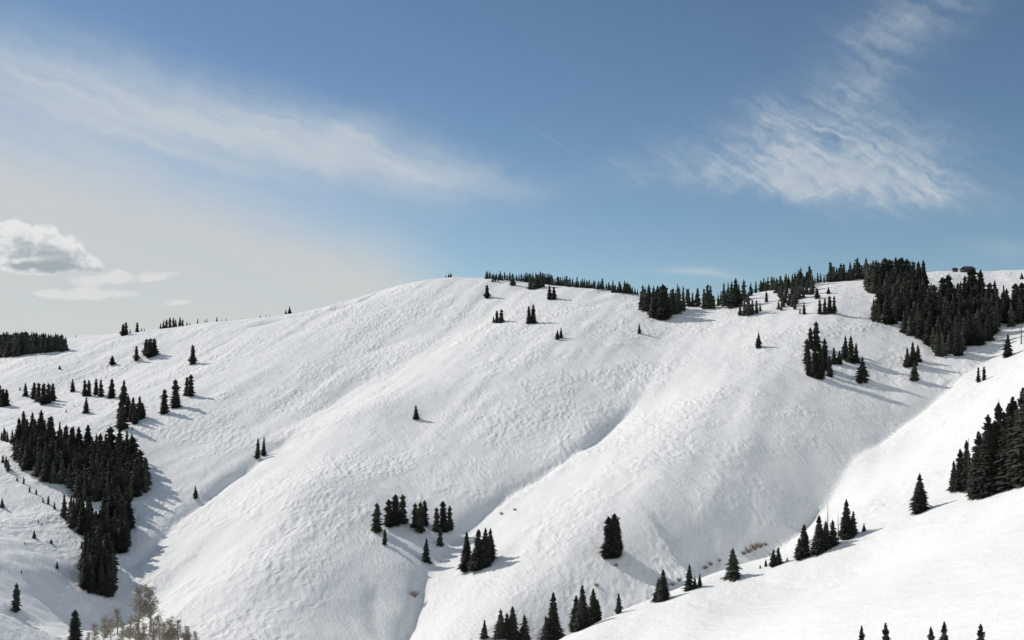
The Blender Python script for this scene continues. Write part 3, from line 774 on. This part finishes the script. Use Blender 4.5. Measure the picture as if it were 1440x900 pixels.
def shrub_mesh(seed, mat=None):
    r = random.Random(seed); v, f = [], []
    for i in range(38):
        a = r.random() * 6.28; sp_ = r.uniform(.05, .75)
        p = Vector((math.cos(a) * .12 * r.random(), math.sin(a) * .12 * r.random(), -.05))
        d = Vector((math.cos(a) * sp_, math.sin(a) * sp_, 1)).normalized()
        L = r.uniform(.5, 1) * (1 - .3 * sp_)
        q = p + d * L * .6; tube(v, f, p, q, .016, .010, 3)
        for _ in range(4):
            e = (d + Vector((r.gauss(0, .35), r.gauss(0, .35), r.gauss(0, .2)))).normalized()
            tube(v, f, p.lerp(q, r.uniform(.4, 1)), q + e * L * .4, .009, .003, 3)
    return mesh_of('bare_shrub', (np.array(v), np.array(f)), mat or WILLOW)
sh = [shrub_mesh(s) for s in (1, 2, 3)]; palesh = [shrub_mesh(s, TWIG) for s in (4, 5, 6)]
shrubs = [(583, 840, 14, 'bare brown shrub in the lower central gully'), (705, 724, 6, 'small bare shrub above the central gully, left one of two'), (724, 718, 6, 'small bare shrub above the central gully, right one of two'),
          (866, 798, 7, 'small bare shrub below the pillar like spruces'), (839, 825, 8, 'small bare shrub above the twin crest spruces'),
          (1046, 782, 9, 'brown willow at the left of the wide gully thicket'), (1053, 778, 12, 'brown willow second in the wide gully thicket'), (1061, 775, 14, 'tallest brown willow of the wide gully thicket'),
          (1069, 771, 12, 'brown willow right of the tallest in the wide gully thicket'), (1077, 768, 7, 'low brown willow at the right end of the wide gully thicket'),
          (1012, 792, 6, 'low brown willow alone under the faint side gully'), (1000, 797, 8, 'brown willow right of the three small crest spruces'), (992, 801, 8, 'brown willow behind the three small crest spruces'),
          (955, 818, 9, 'brown willow left of the three small crest spruces'), (946, 824, 8, 'brown willow right of the crest pair'), (900, 852, 6, 'low brown willow left of the crest pair'),
          (889, 857, 5, 'low brown willow midway along the lower crest'), (861, 868, 5, 'low brown willow beside the small narrow crest spruce')]
for i, (px, py, h, lab) in enumerate(shrubs):
    x, y, z, H = place(px, py, h)
    if py > 730 and px > 840 and px < 1100:      # thickets fill the gully floor behind the crest
        pass
    o = bpy.data.objects.new('bare_shrub', sh[i % 3]); C.objects.link(o); o.location = (x, y, z); o.scale = (H * 1.3, H * 1.3, H * .85); o.rotation_euler = (0, 0, rnd.random() * 6)
    tag(o, lab, 'shrub', 'bare shrubs in the gullies')
for i in range(9):
    x, y, z, H = place(134 + i * 16.0 + rnd.uniform(-3, 3), 902 + rnd.uniform(-6, 8), rnd.uniform(11, 18), 330, 1300)
    o = bpy.data.objects.new('bare_shrub', palesh[i % 3]); C.objects.link(o); o.location = (x, y, z); o.scale = (H * 1.3, H * 1.3, H); o.rotation_euler = (0, 0, rnd.random() * 6)
    tag(o, 'pale tan bare shrub in the undergrowth of the aspen grove', 'shrub', 'undergrowth of the aspen grove')

# ------------------------------------------------------------------ hut and shed on the right skyline
def boxes(name, bs, mat, parent=None):
    v, f = [], []
    for (x0, y0, z0, x1, y1, z1) in bs:
        i = len(v)
        v += [(x0, y0, z0), (x1, y0, z0), (x1, y1, z0), (x0, y1, z0), (x0, y0, z1), (x1, y0, z1), (x1, y1, z1), (x0, y1, z1)]
        f += [(i, i + 3, i + 2, i + 1), (i + 4, i + 5, i + 6, i + 7), (i, i + 1, i + 5, i + 4), (i + 1, i + 2, i + 6, i + 5), (i + 2, i + 3, i + 7, i + 6), (i + 3, i, i + 4, i + 7)]
    me = bpy.data.meshes.new(name); fill(me, np.array(v, float), np.array(f)); return link(name, me, parent, mat)
def gable(name, x0, x1, y0, y1, z0, z1, th, mat, parent, hip=0.0):
    xm = (y0 + y1) / 2
    v = [(x0, y0, z0), (x1, y0, z0), (x1 - hip, xm, z1), (x0 + hip, xm, z1), (x1, y1, z0), (x0, y1, z0)]
    v += [(a, b, c + th) for a, b, c in v]
    f = [(0, 3, 2, 1), (3, 5, 4, 2), (6, 7, 8, 9), (9, 8, 10, 11), (0, 1, 7, 6), (4, 5, 11, 10), (1, 2, 8, 7), (2, 4, 10, 8), (5, 3, 9, 11), (3, 0, 6, 9)]
    me = bpy.data.meshes.new(name); me.from_pydata(v, [], f); me.update(); return link(name, me, parent, mat)
def building(px, py, wpx, hpx, label, name, wallm, d0=700):
    x, y, hit = march(HF, px, py, d0); y += 4; x = ray(px, py)[0] * y; z = float(interp(HF, x, y))
    s = y / F; W_, H_ = wpx * s, hpx * s; D_ = W_ * .7
    r = bpy.data.objects.new(name, None); C.objects.link(r); r.location = (x, y, z - .2)
    wl = boxes('wall', [(-W_ / 2, -D_ / 2, -.6, W_ / 2, D_ / 2, H_ * .5)], wallm, r)
    gable('roof', -W_ / 2 - .5, W_ / 2 + .5, -D_ / 2 - .5, D_ / 2 + .5, H_ * .5 + .003, H_, .12, ROOFM, r, hip=W_ * .22)
    for k in (-.3, 0, .3):
        if W_ < 4 and k: continue
        w0 = boxes('window', [(W_ * k - .5, -D_ / 2 - .06, .9, W_ * k + .5, -D_ / 2 - .003, H_ * .5 - .35)], PANE, r)
    tag(r, label, 'hut'); return r
building(1361, 383, 17, 8.5, 'dark low ski patrol hut with hipped roof on the right skyline', 'ski_hut', WOODW)
building(1343, 383, 6, 6, 'small reddish brown shed left of the ski hut on the skyline', 'small_shed', mat_plain('red_brown_boards', (.16, .07, .055), (.22, .11, .09)))
